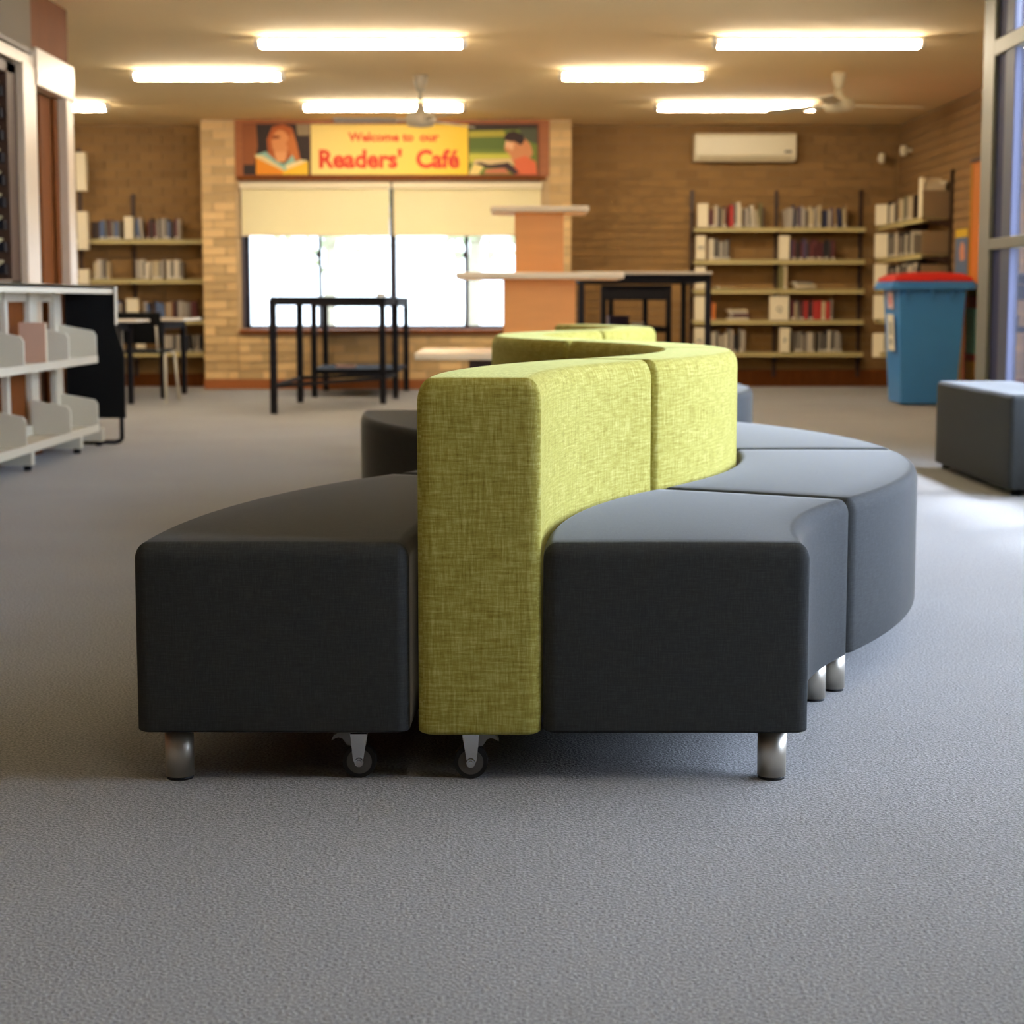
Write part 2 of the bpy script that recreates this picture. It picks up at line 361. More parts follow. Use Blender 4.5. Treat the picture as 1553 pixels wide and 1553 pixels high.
w2 = structE('window_2')
part('window_frame', MB().box(XL-.14, 8.95, .9, XL-.02, 9.05, 2.14).box(XL-.14, 10.06, .9, XL-.02, 10.25, 2.14).box(XL-.14, 8.95, 2.08, XL-.02, 10.25, 2.14).box(XL-.14, 8.95, .9, XL-.02, 10.25, .98), DARKWOOD, w2, .004)
part('backing_panel', MB().box(XL-.22, 8.95, .5, XL-.18, 10.25, 2.2), DARKWOOD, w2)
for k in range(9):
    z = 1.0 + k*.118
    part('louvre_blade', MB().prism([(XL-.13, z), (XL-.125, z-.006), (XL-.045, z+.075), (XL-.05, z+.081)], 'y', 9.05, 10.0), flat('frosted_louvre', 168, 158, 120, .3), w2)
    part('louvre_clip', MB().box(XL-.12, 9.99, z+.01, XL-.04, 10.07, z+.06), BLACKM, w2)

struct('wall_right_near', MB().box(XR-.03, -4, 0, XR+.17, 2.18, CZ), PAINT)
struct('added_sun_block', MB().box(2.80, -4, 2.66, 3.9, 6.2, 2.76), PAINT)  # unseen slab added outside to keep direct sun off the near glazing
# right glazed wall (aluminium and painted frames), a door leaf at its far end
w3 = structE('window_3')
part('end_post', MB().box(XR-.035, 10.36, 0, XR+.045, 10.60, CZ), ALU, w3, .006)
part('frame_panel', MB().box(XR-.012, 10.14, 0, XR+.03, 10.36, CZ), NAVY, w3)
part('stile', MB().box(XR-.03, 9.95, 0, XR+.004, 10.14, 2.2), BLUEGREY, w3, .005)
part('stile', MB().box(XR-.03, 9.98, 2.28, XR+.004, 10.14, CZ), BLUEGREY, w3, .005)
ys = [10.36, 8.95, 7.6, 6.25, 4.9, 3.55, 2.2]
for z, h in ((1.145, .062), (2.20, .085), (0.0, .42), (CZ-.05, .05)):  # bottom rail made tall, an unseen panel added to block low daylight
    part('transom', MB().box(XR-.035, 2.2, z, XR+.04, 10.36, z+h), ALU, w3, .005)
for y in ys[1:]:
    part('mullion', MB().box(XR-.03, y-.04, 0, XR+.04, y+.04, CZ), ALU, w3, .005)
for i in range(len(ys)-1):
    a, b = ys[i+1]+.04, (9.95 if i == 0 else ys[i]-.04)
    for z0, z1 in ((.42, 1.145), (1.207, 2.2), (2.285, CZ-.05)):
        part('pane', MB().box(XR-.003, a, z0, XR+.003, b, z1), GLASSR, w3)

# ------------------------------------------------------------------ upholstered pieces
def rbox(lens, rad, zb, mapf, n):
    """Rounded box in (u, s, z) space with per-axis rounding radii, sharper rounding zb along the bottom, pushed through mapf; UVs in metres."""
    (u0, u1), (s0, s1), (z0, z1) = lens; ru, rs, rz = rad
    T = [math.tan(math.radians(t)) for t in (45, 36, 27, 18, 9, 0)]
    def coords(lo, hi, a, b, k):
        L = [lo + a - a*t for t in T]; H = [hi - b + b*t for t in reversed(T)]
        return L + [L[-1] + (H[0]-L[-1])*i/k for i in range(1, k)] + H
    cu, cs, cz = coords(u0, u1, ru, ru, n[0]), coords(s0, s1, rs, rs, n[1]), coords(z0, z1, zb, rz, n[2])
    mb = MB(); mb.uv = []
    def rnd(p):
        q = []; d = []
        for x, lo, hi, a, b in ((p[0], u0, u1, ru, ru), (p[1], s0, s1, rs, rs), (p[2], z0, z1, zb, rz)):
            c = min(max(x, lo+a), hi-b); r = a if x < c else b
            q.append((c, r)); d.append((x-c)/r)
        L = math.sqrt(sum(t*t for t in d)) or 1
        return [q[i][0] + d[i]/L*q[i][1] for i in range(3)]
    def sheet(A, B, fn, uvf, flip=False):
        b = len(mb.v)
        for x in A:
            for y in B:
                p = rnd(fn(x, y)); mb.v.append(Vector(mapf(*p))); mb.uv.append(uvf(p))
        nb = len(B)
        for i in range(len(A)-1):
            for j in range(nb-1): mb.face((b+i*nb+j, b+(i+1)*nb+j, b+(i+1)*nb+j+1, b+i*nb+j+1), 0, True)
    for z in (z0, z1): sheet(cu, cs, lambda u, s: (u, s, z), lambda p: (p[0], p[1]))
    for s in (s0, s1): sheet(cu, cz, lambda u, zz: (u, s, zz), lambda p: (p[0]+3, p[2]))
    for u in (u0, u1): sheet(cs, cz, lambda s, zz: (u, s, zz), lambda p: (p[1]+7, p[2]))
    return mb
def rmesh(name, mb, m):
    """Weld the six sheets (UV seams stay, being stored per loop)."""
    me = bpy.data.meshes.new(name); me.from_pydata([tuple(v) for v in mb.v], [], mb.f); me.materials.append(m)
    lay = me.uv_layers.new(name='UVMap')
    for lp in me.loops: lay.data[lp.index].uv = mb.uv[lp.vertex_index]
    bm = bmesh.new(); bm.from_mesh(me); bmesh.ops.remove_doubles(bm, verts=bm.verts, dist=1e-5)
    bmesh.ops.recalc_face_normals(bm, faces=bm.faces)
    for f in bm.faces: f.smooth = True
    bm.to_mesh(me); bm.free(); return me

CASTER = {}
def caster(parent, x, y, rz):
    if not CASTER:
        f = MB(); f.lathe([(0, .095), (.030, .095), (.030, .0905), (.022, .089), (.016, .083), (0, .083)])
        f.prism([(-.016, .086), (.016, .086), (.006, .026), (-.006, .024), (-.011, .036)], 'y', -.017, -.0145)
        f.prism([(-.016, .086), (.016, .086), (.006, .026), (-.006, .024), (-.011, .036)], 'y', .0145, .017)
        f.box(-.016, -.017, .083, .016, .017, .087)
        w = MB(); w.cyl((0, -.011, .031), (0, .011, .031), .031, n=28)
        t = MB(); t.cyl((0, -.0125, .031), (0, .0125, .031), .023, n=28).cyl((0, -.0135, .031), (0, .0135, .031), .015, n=20)
        h = MB(); h.cyl((0, -.022, .031), (0, .022, .031), .008, n=14).cyl((0, -.0245, .031), (0, .0245, .031), .005, n=10)
        b = MB(); b.prism([(-.014, .088), (-.034, .087), (-.046, .080), (-.051, .070), (-.046, .073), (-.038, .0765), (-.030, .074), (-.022, .062), (-.012, .060)], 'y', -.0135, .0135)
        CASTER.update(f=f.mesh('caster', CHROME), w=w.mesh('wheel', RUBBER), t=t.mesh('wheel_disc', GREYWHEEL), h=h.mesh('axle', CHROME), b=b.mesh('brake_lever', PLASTICGREY))
    c = link('caster', CASTER['f'], parent, loc=(x, y, 0), rot=(0, 0, rz))
    link('wheel', CASTER['w'], c); link('wheel_disc', CASTER['t'], c); link('axle', CASTER['h'], c); link('brake_lever', CASTER['b'], c)
LEGM = MB().cyl((0, 0, .006), (0, 0, .097), .0262, n=28).mesh('leg', STEEL)
FOOTM = MB().cyl((0, 0, 0), (0, 0, .006), .024, n=24).mesh('foot', RUBBER)
def leg(parent, x, y):
    o = link('leg', LEGM, parent, loc=(x, y, 0)); link('foot', FOOTM, o)

R0 = 2.01; SEAT_H = .443; BACK_H = .733; BASE = .093
def bend(s):
    def f(u, sl, z):
        rho = R0 - s*u; ph = sl/R0
        return (s*(R0 - rho*math.cos(ph)), rho*math.sin(ph), z)
    return f
def puff(f, lens, amt):
    (u0, u1), (s0, s1), (z0, z1) = lens
    def g(u, s, z):
        a = (u-u0)/(u1-u0); b = (s-s0)/(s1-s0); t = max(0, (z-(z1-.08))/.08)
        return f(u, s, z + amt*t*math.sin(PI*min(max(a, 0), 1))**.6*math.sin(PI*min(max(b, 0), 1))**.5)
    return g
def sofa(kind, pos, th, s, ang, label, group):
    f = bend(s); S = R0*math.radians(ang)
    t = thing('curved_sofa' if kind == 'R' else 'curved_bench', label, 'sofa' if kind == 'R' else 'bench', (pos[0], pos[1], 0), -th, group)
    if kind == 'R':
        ub, us, ul, uc = (-.110, .110), (.114, .590), .532, -.018
        lens = (ub, (0, S), (BASE-.003, BACK_H))
        link('backrest', rmesh('backrest', rbox(lens, (.027, .014, .045), .010, f, (4, 26, 8)), GREEN), t)
    else:
        us, ul, uc = (-.618, -.126), -.55, -.222
    lens = (us, (0, S), (BASE, SEAT_H-.004))
    link('seat', rmesh('seat', rbox(lens, (.024, .020, .032), .008, puff(f, lens, .005), (6, 26, 6)), CHAR), t)
    part('underframe', MB().prism([f(u, sl, 0)[:2] for u, sl in [((us[0]+.05), .06 + (S-.12)*i/8) for i in range(9)] + [((us[1]-.05), S-.06 - (S-.12)*i/8) for i in range(9)]], 'z', BASE-.006, BASE+.02), BLACKP, t)
    e = .052*R0/(R0 - s*ul); e2 = .07*R0/(R0 - s*uc)
    for sl in (e, S-e): leg(t, *f(ul, sl, 0)[:2])
    for sl in (.055, S-e2): caster(t, *f(uc, sl, 0)[:2], -math.copysign(1, 1)*0.0 if kind == 'L' else PI)
    return t
chain = [(1, 31), (-1, 31), (-1, 28.5), (1, 28.5), (1, 31), (-1, 31), (-1, 31)]
P = Vector((-.058, 3.252)); th = 0.0
RL = ['nearest green backed curved sofa with charcoal seat and upright square end facing the camera',
      'second green backed curved sofa from the camera, its charcoal seat bulging to the right',
      'third green backed curved sofa from the camera, its backrest curling away to the left',
      'fourth green backed curved sofa, its backrest ending beside the tiered display stand',
      'fifth green backed curved sofa, mostly hidden behind the curl of the third',
      'sixth green backed curved sofa, pale blue grey seat bulging right of the green backs',
      'farthest green backed curved sofa, in front of the black tables']
LL = {0: 'nearest backless charcoal curved bench left of the green backrest with bare front end',
      1: 'charcoal curved bench just behind the nearest bench, almost hidden by the green backrest',
      2: 'third charcoal bench hidden behind the nearest green backrest',
      3: 'dark curved bench seen left of the nearest green backrest below the black tall tables',
      4: 'charcoal curved bench beyond the dark bench left of the green backrest'}
for i, (s, a) in enumerate(chain):
    sofa('R', P, th, s, a, RL[i], 'modular sofas in a winding row')
    if i in (0, 1, 3): sofa('L', P, th, s, a, LL[i], 'curved benches along the left of the winding row')
    A = math.radians(a); f = bend(s); q = f(0, R0*A, 0)
    c_, s_ = math.cos(-th), math.sin(-th)
    P = P + Vector((q[0]*c_ - q[1]*s_, q[0]*s_ + q[1]*c_)); th += s*A
    P = P + Vector((math.sin(th), math.cos(th)))*.016
# rectangular ottoman by the glazing
ot = thing('ottoman', 'long rectangular charcoal ottoman standing alone by the glazed wall on the right', 'ottoman', (2.205, 8.16, 0))
lens = ((0, .405), (0, 1.45), (.028, .452))
link('seat', rmesh('seat', rbox(lens, (.025, .025, .028), .008, lambda u, s, z: (u, s, z), (5, 12, 6)), CHAR), ot)
for x, y in ((.05, .06), (.35, .06), (.05, 1.39), (.35, 1.39)):
    part('foot', MB().cyl((x, y, 0), (x, y, .032), .022), BLACKP, ot)

# ------------------------------------------------------------------ ceiling lights and fans
def ceiling_light(x0, x1, y, label):
    t = thing('ceiling_light', label, 'light', ((x0+x1)/2, y, CZ), 0, 'tube lights on the ceiling'); h = (x1-x0)/2
    part('base', MB().box(-h, -.05, -.03, h, .05, 0), LAMPBODY, t, .004)
    prof = [(-.055, -.028), (-.052, -.055), (-.035, -.072), (.035, -.072), (.052, -.055), (.055, -.028)]
    part('diffuser', MB().prism(prof, 'x', -h+.035, h-.035), LAMP, t, .004)
    for sx in (-1, 1): part('end_cap', MB().prism([(u*1.02, v*1.01) for u, v in prof], 'x', sx*(h-.036), sx*h), LAMPBODY, t, .01)
for a in ((-1.70, -.30, 12.5, 'long tube light in the front row, above and left of the banner'), (1.33, 2.73, 12.5, 'long tube light in the front row, nearest the glazed wall'),
          (-2.89, -1.73, 14.3, 'shorter tube light in the middle row on the left'), (.355, 1.47, 14.3, 'shorter tube light in the middle row on the right, above the green sofas'),
          (-1.86, -.41, 16.6, 'tube light in the back row partly behind the ceiling fan, over the banner'), (1.26, 2.70, 16.6, 'tube light in the back row on the right, over the wall air conditioner'),
          (-4.75, -3.56, 16.6, 'tube light at far left, half hidden behind the timber post'),
          (-.20, .24, 1.9, 'added short tube light, out of view overhead, lighting the foreground carpet')):  # the last one is an added, unseen lamp that brightens the near carpet
    ceiling_light(*a)
def fan(x, y, zm, m, label, rz):
    t = thing('ceiling_fan', label, 'fan', (x, y, CZ), rz, 'ceiling fans')
    d = CZ - zm
    part('ceiling_cup', MB().lathe([(0, 0), (.055, 0), (.05, -.05), (.032, -.12), (.018, -.125), (0, -.125)]), m, t)
    part('rod', MB().cyl((0, 0, -.1), (0, 0, -d+.09), .013), m, t)
    part('motor', MB().lathe([(0, -d+.12), (.03, -d+.115), (.04, -d+.07), (.10, -d+.05), (.125, -d), (.10, -d-.045), (.03, -d-.055), (0, -d-.055)], n=24), m, t)
    for k in range(3):
        a = k*2*PI/3; M = Matrix.Rotation(a, 4, 'Z') @ Matrix.Rotation(.18, 4, 'X')
        b = part('blade', MB().box(.19, -.055, -d-.004, .68, .06, -d+.004), m, t, .003)
        b.matrix_local = Matrix.Translation((0, 0, -d)) @ M @ Matrix.Translation((0, 0, d))
        part('blade_arm', MB().box(.09, -.018, -.006, .25, .018, .008), m, b).matrix_local = Matrix.Translation((0, 0, -d))
fan(-.71, 14.6, 2.26, FANM, 'ceiling fan hanging left of centre in front of the banner', 1.0)
fan(2.50, 14.4, 2.35, ACW, 'pale ceiling fan hanging at right near the brick side wall', 2.3)

# ------------------------------------------------------------------ banner, blinds, air conditioner
ban = thing('banner', 'wide yellow welcome banner with a reading photo at each end above the window', 'banner', (0, YB-.016, 0))
part('board', MB().box(-2.605, -.006, 2.065, .262, 0, 2.565), flat('banner_back', 120, 60, 30), ban)
def mat_grad(name, c0, c1, x0, x1):
    m = bpy.data.materials.new(name); m.use_nodes = True; n = m.node_tree.nodes; l = m.node_tree.links
    tc = n.new('ShaderNodeTexCoord'); sx = n.new('ShaderNodeSeparateXYZ'); mr = n.new('ShaderNodeMapRange'); cr = n.new('ShaderNodeValToRGB')
    mr.inputs['From Min'].default_value = x0; mr.inputs['From Max'].default_value = x1
    cr.color_ramp.elements[0].color = c0; cr.color_ramp.elements[1].color = c1
    l.new(tc.outputs['Object'], sx.inputs[0]); l.new(sx.outputs[0], mr.inputs[0]); l.new(mr.outputs[0], cr.inputs[0]); l.new(cr.outputs[0], n['Principled BSDF'].inputs['Base Color'])
    n['Principled BSDF'].inputs['Roughness'].default_value = .5
    return m
part('text_panel', MB().box(-1.945, -.009, 2.075, -.425, -.006, 2.555), mat_grad('yellow_print', srgb(250, 222, 130), srgb(250, 208, 10), -1.95, -.42), ban)
REDINK = flat('red_ink', 226, 62, 22)
for wd_, xc, ww in (('Welcome', -1.335, .49), ('to', -1.005, .11), ('our', -.80, .19)): text('word', wd_, .115, REDINK, ban, (xc, -.010, 2.395), bold=.004, width=ww)
for wd_, xc, ww in (("Readers'", -1.47, .80), ('Café', -.72, .42)): text('word', wd_, .235, REDINK, ban, (xc, -.010, 2.145), bold=.009, width=ww)
def photo(name, x0, x1, polys):
    """Flat printed picture: coloured shapes in a 0..1 frame, each a hair proud of the one below."""
    mb = MB(); ms = []
    for k, (c, pts) in enumerate(polys):
        ms.append(flat('print_%d_%d_%d' % c, *c)); y = -.0065 - k*.0004; b = len(mb.v)
        for u, v in pts: mb.v.append(Vector((x0 + u*(x1-x0), y, 2.075 + v*.48)))
        mb.face(range(b, b+len(pts)), k)
    me = bpy.data.meshes.new(name); me.from_pydata([tuple(v) for v in mb.v], [], mb.f)
    for m in ms: me.materials.append(m)
    me.polygons.foreach_set('material_index', mb.m); return link(name, me, ban)
def ell(cx, cy, rx, ry, n=14): return [(cx + rx*math.cos(2*PI*i/n), cy + ry*math.sin(2*PI*i/n)) for i in range(n)]
photo('left_photo', -2.60, -1.955, [
    ((44, 26, 16), [(0, 0), (1, 0), (1, 1), (0, 1)]),
    ((150, 84, 36), [(0, .2), (.16, .2), (.22, .55), (.20, 1), (0, 1)]),
    ((150, 130, 96), [(.82, .78), (1, .78), (1, 1), (.80, 1)]),
    ((184, 92, 30), [(.38, .3), (.36, .7), (.44, .95), (.6, 1), (.74, .93), (.80, .65), (.86, .3)]),
    ((226, 150, 88), ell(.56, .64, .135, .25)),
    ((206, 118, 52), [(.64, .62), (.74, .85), (.80, .62), (.84, .3), (.74, .28)]),
    ((150, 74, 26), [(.44, .7), (.56, .72), (.54, .78), (.44, .78)]),
    ((236, 166, 106), [(.46, .45), (.66, .45), (.63, .25), (.50, .25)]),
    ((150, 196, 176), [(.20, .40), (.34, .46), (.5, .26), (.62, .20), (.74, .40), (.80, .2), (.6, .05), (.34, .2)]),
    ((240, 214, 150), [(.17, .40), (.30, .38), (.60, .12), (.60, .05), (.2, .3)]),
    ((238, 148, 20), [(.19, .34), (.64, .05), (.62, 0), (.19, 0)]),
    ((244, 220, 160), [(.62, .18), (.86, .30), (.97, .28), (.66, .08)]),
    ((250, 198, 44), [(.60, .07), (.97, .27), (.97, 0), (.58, 0)])])
photo('right_photo', -.415, .245, [
    ((112, 130, 44), [(0, 0), (1, 0), (1, 1), (0, 1)]),
    ((56, 40, 26), [(0, .88), (1, .90), (1, 1), (0, 1)]),
    ((180, 168, 54), [(0, .74), (.55, .76), (.5, .88), (0, .86)]),
    ((92, 112, 36), [(0, .5), (.6, .5), (.55, .74), (0, .74)]),
    ((206, 200, 70), [(0, .24), (.7, .24), (.6, .42), (0, .42)]),
    ((226, 196, 140), [(.05, .16), (.66, .18), (.62, .32), (.08, .3)]),
    ((80, 84, 60), [(.8, .7), (1, .6), (1, .92), (.72, .92)]),
    ((214, 142, 92), [(.54, .70), (.52, .5), (.60, .38), (.64, .25), (.82, .2), (.94, .42), (.90, .60), (.8, .74)]),
    ((46, 22, 14), [(.50, .72), (.56, .84), (.66, .87), (.78, .8), (.82, .68), (.76, .58), (.66, .66), (.56, .66)]),
    ((238, 186, 138), [(.54, .68), (.52, .56), (.64, .48), (.66, .62)]),
    ((226, 110, 66), [(.66, .3), (.82, .38), (.98, .26), (1, 0), (.66, 0)]),
    ((240, 214, 130), [(0, .02), (.06, .2), (.22, .18), (.14, 0), (0, 0)]),
    ((62, 34, 34), [(.08, .22), (.16, .25), (.3, .2), (.58, .25), (.74, .04), (.66, 0), (.52, .13), (.28, .13)]),
    ((204, 122, 84), [(.24, .10), (.52, .13), (.60, .02), (.22, .02)])])
for x0, x1, lb in ((-2.635, -1.178, 'left cream roller blind half lowered over the back window'), (-1.160, .292, 'right cream roller blind half lowered, partly behind the tiered display')):
    t = thing('roller_blind', lb, 'blind', (x0, YB-.04, 0)); wd = x1-x0
    part('headrail', MB().box(0, -.03, 1.94, wd, .03, 2.0), LABELM, t, .006)
    part('blind_fabric', MB().box(.01, -.002, 1.50, wd-.01, .002, 1.95), BLIND, t)
    part('bottom_rail', MB().box(.01, -.010, 1.485, wd-.01, .010, 1.505), LABELM, t, .004)
ac = thing('air_conditioner', 'cream split air conditioner high on the right back wall', 'air conditioner', (1.80, 18.5, 2.235))
part('body', MB().prism([(.22, 0), (.22, .27), (.02, .27), (0, .245), (0, .055), (.04, 0)], 'x', 0, 1.01), ACW, ac, .012)
part('louvre', MB().prism([(.002, .05), (.04, -.003), (.046, .0), (.008, .055)], 'x', .05, .96), flat('ac_flap', 214, 200, 165), ac)
part('front_panel', MB().box(.01, -.006, .07, 1.0, .002, .245), ACW, ac, .004)
part('badge', MB().box(.89, -.009, .075, .96, -.006, .10), flat('ac_badge', 120, 110, 95), ac)

# ------------------------------------------------------------------ wall shelving and books
def shelving(name, label, axis, a0, a1, zs, posts, back, depth, posttop, ends=None, postbot=.1):
    """axis 'x': boards run along X in front of a wall at Y=back; 'y': along Y in front of a wall at X=back."""
    t = thing(name, label, 'shelves')
    def bx(mb, p0, p1, d0, d1, z0, z1): return mb.box(p0, back-d1, z0, p1, back-d0, z1) if axis == 'x' else mb.box(back-d1, p0, z0, back-d0, p1, z1)
    for p in posts: part('post', bx(MB(), p-.018, p+.018, .006, .04, postbot, posttop(p)), POSTM, t)
    for z in zs:
        cuts = [a0] + [p for p in posts if a0+.1 < p < a1-.1] + [a1]
        for c0, c1 in zip(cuts, cuts[1:]):
            b = part('shelf', bx(bx(MB(), c0+.003, c1-.003, .04, depth, z-.012, z), c0+.003, c1-.003, depth-.006, depth, z-.034, z+.008), SHELFM, t)
        for p in posts:
            mb = MB()
            if axis == 'x': mb.prism([(back-.04, z-.012), (back-depth+.03, z-.02), (back-depth+.03, z-.034), (back-.04, z-.09)], 'x', p-.008, p+.008)
            else: mb.prism([(back-.04, z-.012), (back-depth+.03, z-.02), (back-depth+.03, z-.034), (back-.04, z-.09)], 'y', p-.008, p+.008)
            part('bracket', mb, POSTM, t)
    return t
ZR = [1.575, 1.258, .968, .664, .345]
ZL = [1.458, 1.068, .664, .345]
DEP = .27; YF = YR - DEP
shelving('wall_shelving', 'dark posted wall shelving with cream boards on the right half of the back wall', 'x', 1.80, 3.50, ZR, (1.80, 2.645, 3.49), YR, DEP, lambda p: 1.96)
shelving('wall_shelving', 'cream boarded shelving along the right hand brick wall behind the blue bin', 'y', 16.40, 18.42, [z+.01 for z in ZR], (16.34, 17.35), XW, DEP, lambda p: 2.0)
shelving('wall_shelving', 'wall shelving at the back left between the timber post and the window bay', 'x', -4.55, -3.03, ZL, (-3.79, -4.5), YR, DEP, lambda p: 1.92)
def end_plate(t, z, h):
    part('end_panel', MB().box(XW-DEP, 16.385, z, XW-.01, 16.40, z+h), flat('taupe_metal', 150, 128, 92), t)
sside = [o for o in bpy.data.objects if o.name.startswith('wall_shelving') and 'right hand brick' in o['label']][0]
for z, h in ((1.585, .24), (1.268, .20), (.978, .20), (.674, .2), (.355, .2)): end_plate(sside, z, h)

PALETTE = [('white', (216, 204, 178)), ('cream', (196, 178, 140)), ('grey', (120, 112, 100)), ('pale grey', (170, 160, 144)), ('dark brown', (58, 40, 32)), ('black', (34, 30, 32)),
           ('navy', (48, 50, 78)), ('blue', (84, 104, 140)), ('maroon', (92, 36, 36)), ('red', (178, 44, 38)), ('tan', (160, 128, 84)), ('orange', (198, 112, 42)), ('olive', (116, 108, 62)), ('purple', (78, 58, 84))]
PAGES = flat('book_pages', 226, 214, 186)
BOOKM = {}
def book_mesh(c):
    if c not in BOOKM:
        col = dict(PALETTE)[c]; mb = MB()
        # unit book: spine towards -Y, thickness along X, height along Z
        mb.box(0, 0, 0, 1, .04, 1, 0).box(0, .04, 0, .09, 1, 1, 0).box(.91, .04, 0, 1, 1, 1, 0).box(.09, .04, .015, .91, .97, .985, 1)
        if c in ('white', 'cream', 'grey', 'blue', 'maroon', 'tan', 'black'): mb.box(.1, -.004, .06, .9, 0, .16, 2)
        BOOKM[c] = mb.mesh('book', [flat('cover_' + c.replace(' ', '_'), *col), PAGES, flat('spine_label', 225, 216, 196)])
    return BOOKM[c]
ORD = ['first', 'second', 'third', 'fourth', 'fifth', 'sixth', 'seventh', 'eighth', 'ninth', 'tenth', 'eleventh', 'twelfth', 'thirteenth', 'fourteenth', 'fifteenth', 'sixteenth', 'seventeenth', 'eighteenth', 'nineteenth', 'twentieth',
       'twenty-first', 'twenty-second', 'twenty-third', 'twenty-fourth', 'twenty-fifth', 'twenty-sixth', 'twenty-seventh', 'twenty-eighth', 'twenty-ninth', 'thirtieth']
def book_row(a0, a1, z, axis, front, where, group, weights, hmin=.17, hmax=.235, seed=0, frm='left', tmin=.014, tmax=.036):
    """A run of books on a board at height z from a0 to a1; axis 'x': spines face -Y; 'y': spines face -X, run towards -Y."""
    rnd = random.Random(seed); p = a0; k = 0; n = 0
    names = [w for w, c in weights for _ in range(c)]
    while True:
        th_ = rnd.uniform(tmin, tmax)
        if p + th_ > a1 or n >= 30: break
        c = rnd.choice(names); h = rnd.uniform(hmin, hmax); d = rnd.uniform(.13, .17); lean = rnd.uniform(0.05, .14) if rnd.random() < .16 else 0
        o = bpy.data.objects.new('book', book_mesh(c)); COL.objects.link(o)
        o.scale = (th_, d, h)
        if lean: p += math.sin(lean)*h*.95
        if p + th_ > a1: bpy.data.objects.remove(o); break
        if axis == 'x':
            o.location = (p, front + rnd.uniform(.0, .02), z+.001 + (math.sin(0) if not lean else 0)); o.rotation_euler = (0, -lean, 0)
        else:
            o.location = (front + rnd.uniform(0, .02), a0 + a1 - p, z+.001); o.rotation_euler = (0, 0, -PI/2)
        if axis == 'y' : pass
        tag(o, '%s book, %s from %s, %s' % (c, ORD[n], frm, where), 'book', group)
        p += th_*math.cos(lean) + rnd.uniform(.0005, .003); n += 1
        if rnd.random() < .05: p += rnd.uniform(.02, .05)
def shelf_label(x, y, z, wdt, h, letter, label, rz=0):
    t = thing('shelf_label', label, 'shelf label', (x, y, z), rz, 'white label boxes on the shelving')
    part('card', MB().box(-wdt/2, 0, 0, wdt/2, .09, h), LABELM, t, .004)
    if letter: text('letter', letter, .075, INK, t, (0, -.001, h*.38), depth=.0008)
def lying_stack(x, y, z, cols, where, group, axis='x', seed=1):
    rnd = random.Random(seed); zz = z+.001
    for k, c in enumerate(cols):
        o = bpy.data.objects.new('book', book_mesh(c)); COL.objects.link(o); th_ = rnd.uniform(.016, .03); L = rnd.uniform(.17, .22)
        o.scale = (th_, .15, L); o.rotation_euler = (0, PI/2, rnd.uniform(-.08, .08)); o.location = (x + rnd.uniform(-.015, .015), y, zz + th_)
        zz += th_ + .001
        tag(o, '%s book lying flat, %s from bottom, %s' % (c, ORD[k], where), 'book', group)
W_MIX = [('white', 4), ('cream', 4), ('pale grey', 3), ('grey', 2), ('dark brown', 2), ('tan', 2), ('maroon', 1), ('olive', 1)]
W_TOP2 = [('cream', 4), ('tan', 2), ('pale grey', 3), ('navy', 2), ('purple', 1), ('grey', 2), ('dark brown', 1)]
W_DARK = [('black', 4), ('dark brown', 3), ('maroon', 3), ('purple', 2), ('orange', 1), ('grey', 1)]
W_RED = [('red', 4), ('maroon', 2), ('cream', 2), ('black', 2), ('grey', 2), ('white', 1)]
W_GREY = [('grey', 4), ('black', 3), ('white', 3), ('pale grey', 2), ('dark brown', 1)]
GR = 'books on the right back shelves'; F = YF + .012
R = [('top shelf', ZR[0]), ('second shelf', ZR[1]), ('middle shelf', ZR[2]), ('fourth shelf', ZR[3]), ('bottom shelf', ZR[4])]
LB, RB = "%s of the right back shelves, left bay", "%s of the right back shelves, right bay"
book_row(1.95, 2.14, ZR[0], 'x', F, 'top left bay of right shelves, before the red one', GR, W_MIX, seed=3)
o = tag(link('book', book_mesh('red'), loc=(2.150, F, ZR[0]+.001)), 'red book standing on the top shelf of the right back shelving, left bay', 'book', GR); o.scale = (.038, .15, .225)
book_row(2.195, 2.50, ZR[0], 'x', F, 'top left bay of right shelves, after the red one', GR, W_MIX, seed=5, hmax=.26)
book_row(2.69, 3.32, ZR[0], 'x', F, RB % 'top shelf', GR, W_TOP2, seed=8)
book_row(1.95, 2.16, ZR[1], 'x', F, LB % 'second shelf', GR, W_GREY, seed=11, hmax=.22)
book_row(2.765, 3.22, ZR[1], 'x', F, RB % 'second shelf', GR, W_DARK, seed=14, hmax=.215)
lying_stack(2.02, F, ZR[2], ['olive', 'tan'], 'middle shelf, right back wall, left bay', GR, seed=4)
lying_stack(2.80, F, ZR[2], ['pale grey', 'cream', 'grey'], 'middle shelf, right back wall, right bay', GR, seed=5)
book_row(2.655, 2.735, ZR[2], 'x', F, RB % 'middle shelf', GR, [('cream', 1), ('olive', 1)], seed=17, hmin=.2)
book_row(1.94, 2.05, ZR[3], 'x', F, LB % 'fourth shelf', GR, [('orange', 2), ('maroon', 1), ('grey', 1)], seed=19, hmax=.2)
lying_stack(2.15, F, ZR[3], ['white', 'dark brown', 'maroon', 'pale grey', 'cream'], 'fourth shelf, right back wall, left bay', GR, seed=6)
book_row(2.775, 3.24, ZR[3], 'x', F, RB % 'fourth shelf', GR, W_RED, seed=23, hmax=.21)
book_row(1.96, 2.36, ZR[4], 'x', F, LB % 'bottom shelf', GR, W_GREY, seed=26, hmax=.24)
book_row(2.79, 3.30, ZR[4], 'x', F, RB % 'bottom shelf', GR, W_GREY, seed=31, hmax=.22)
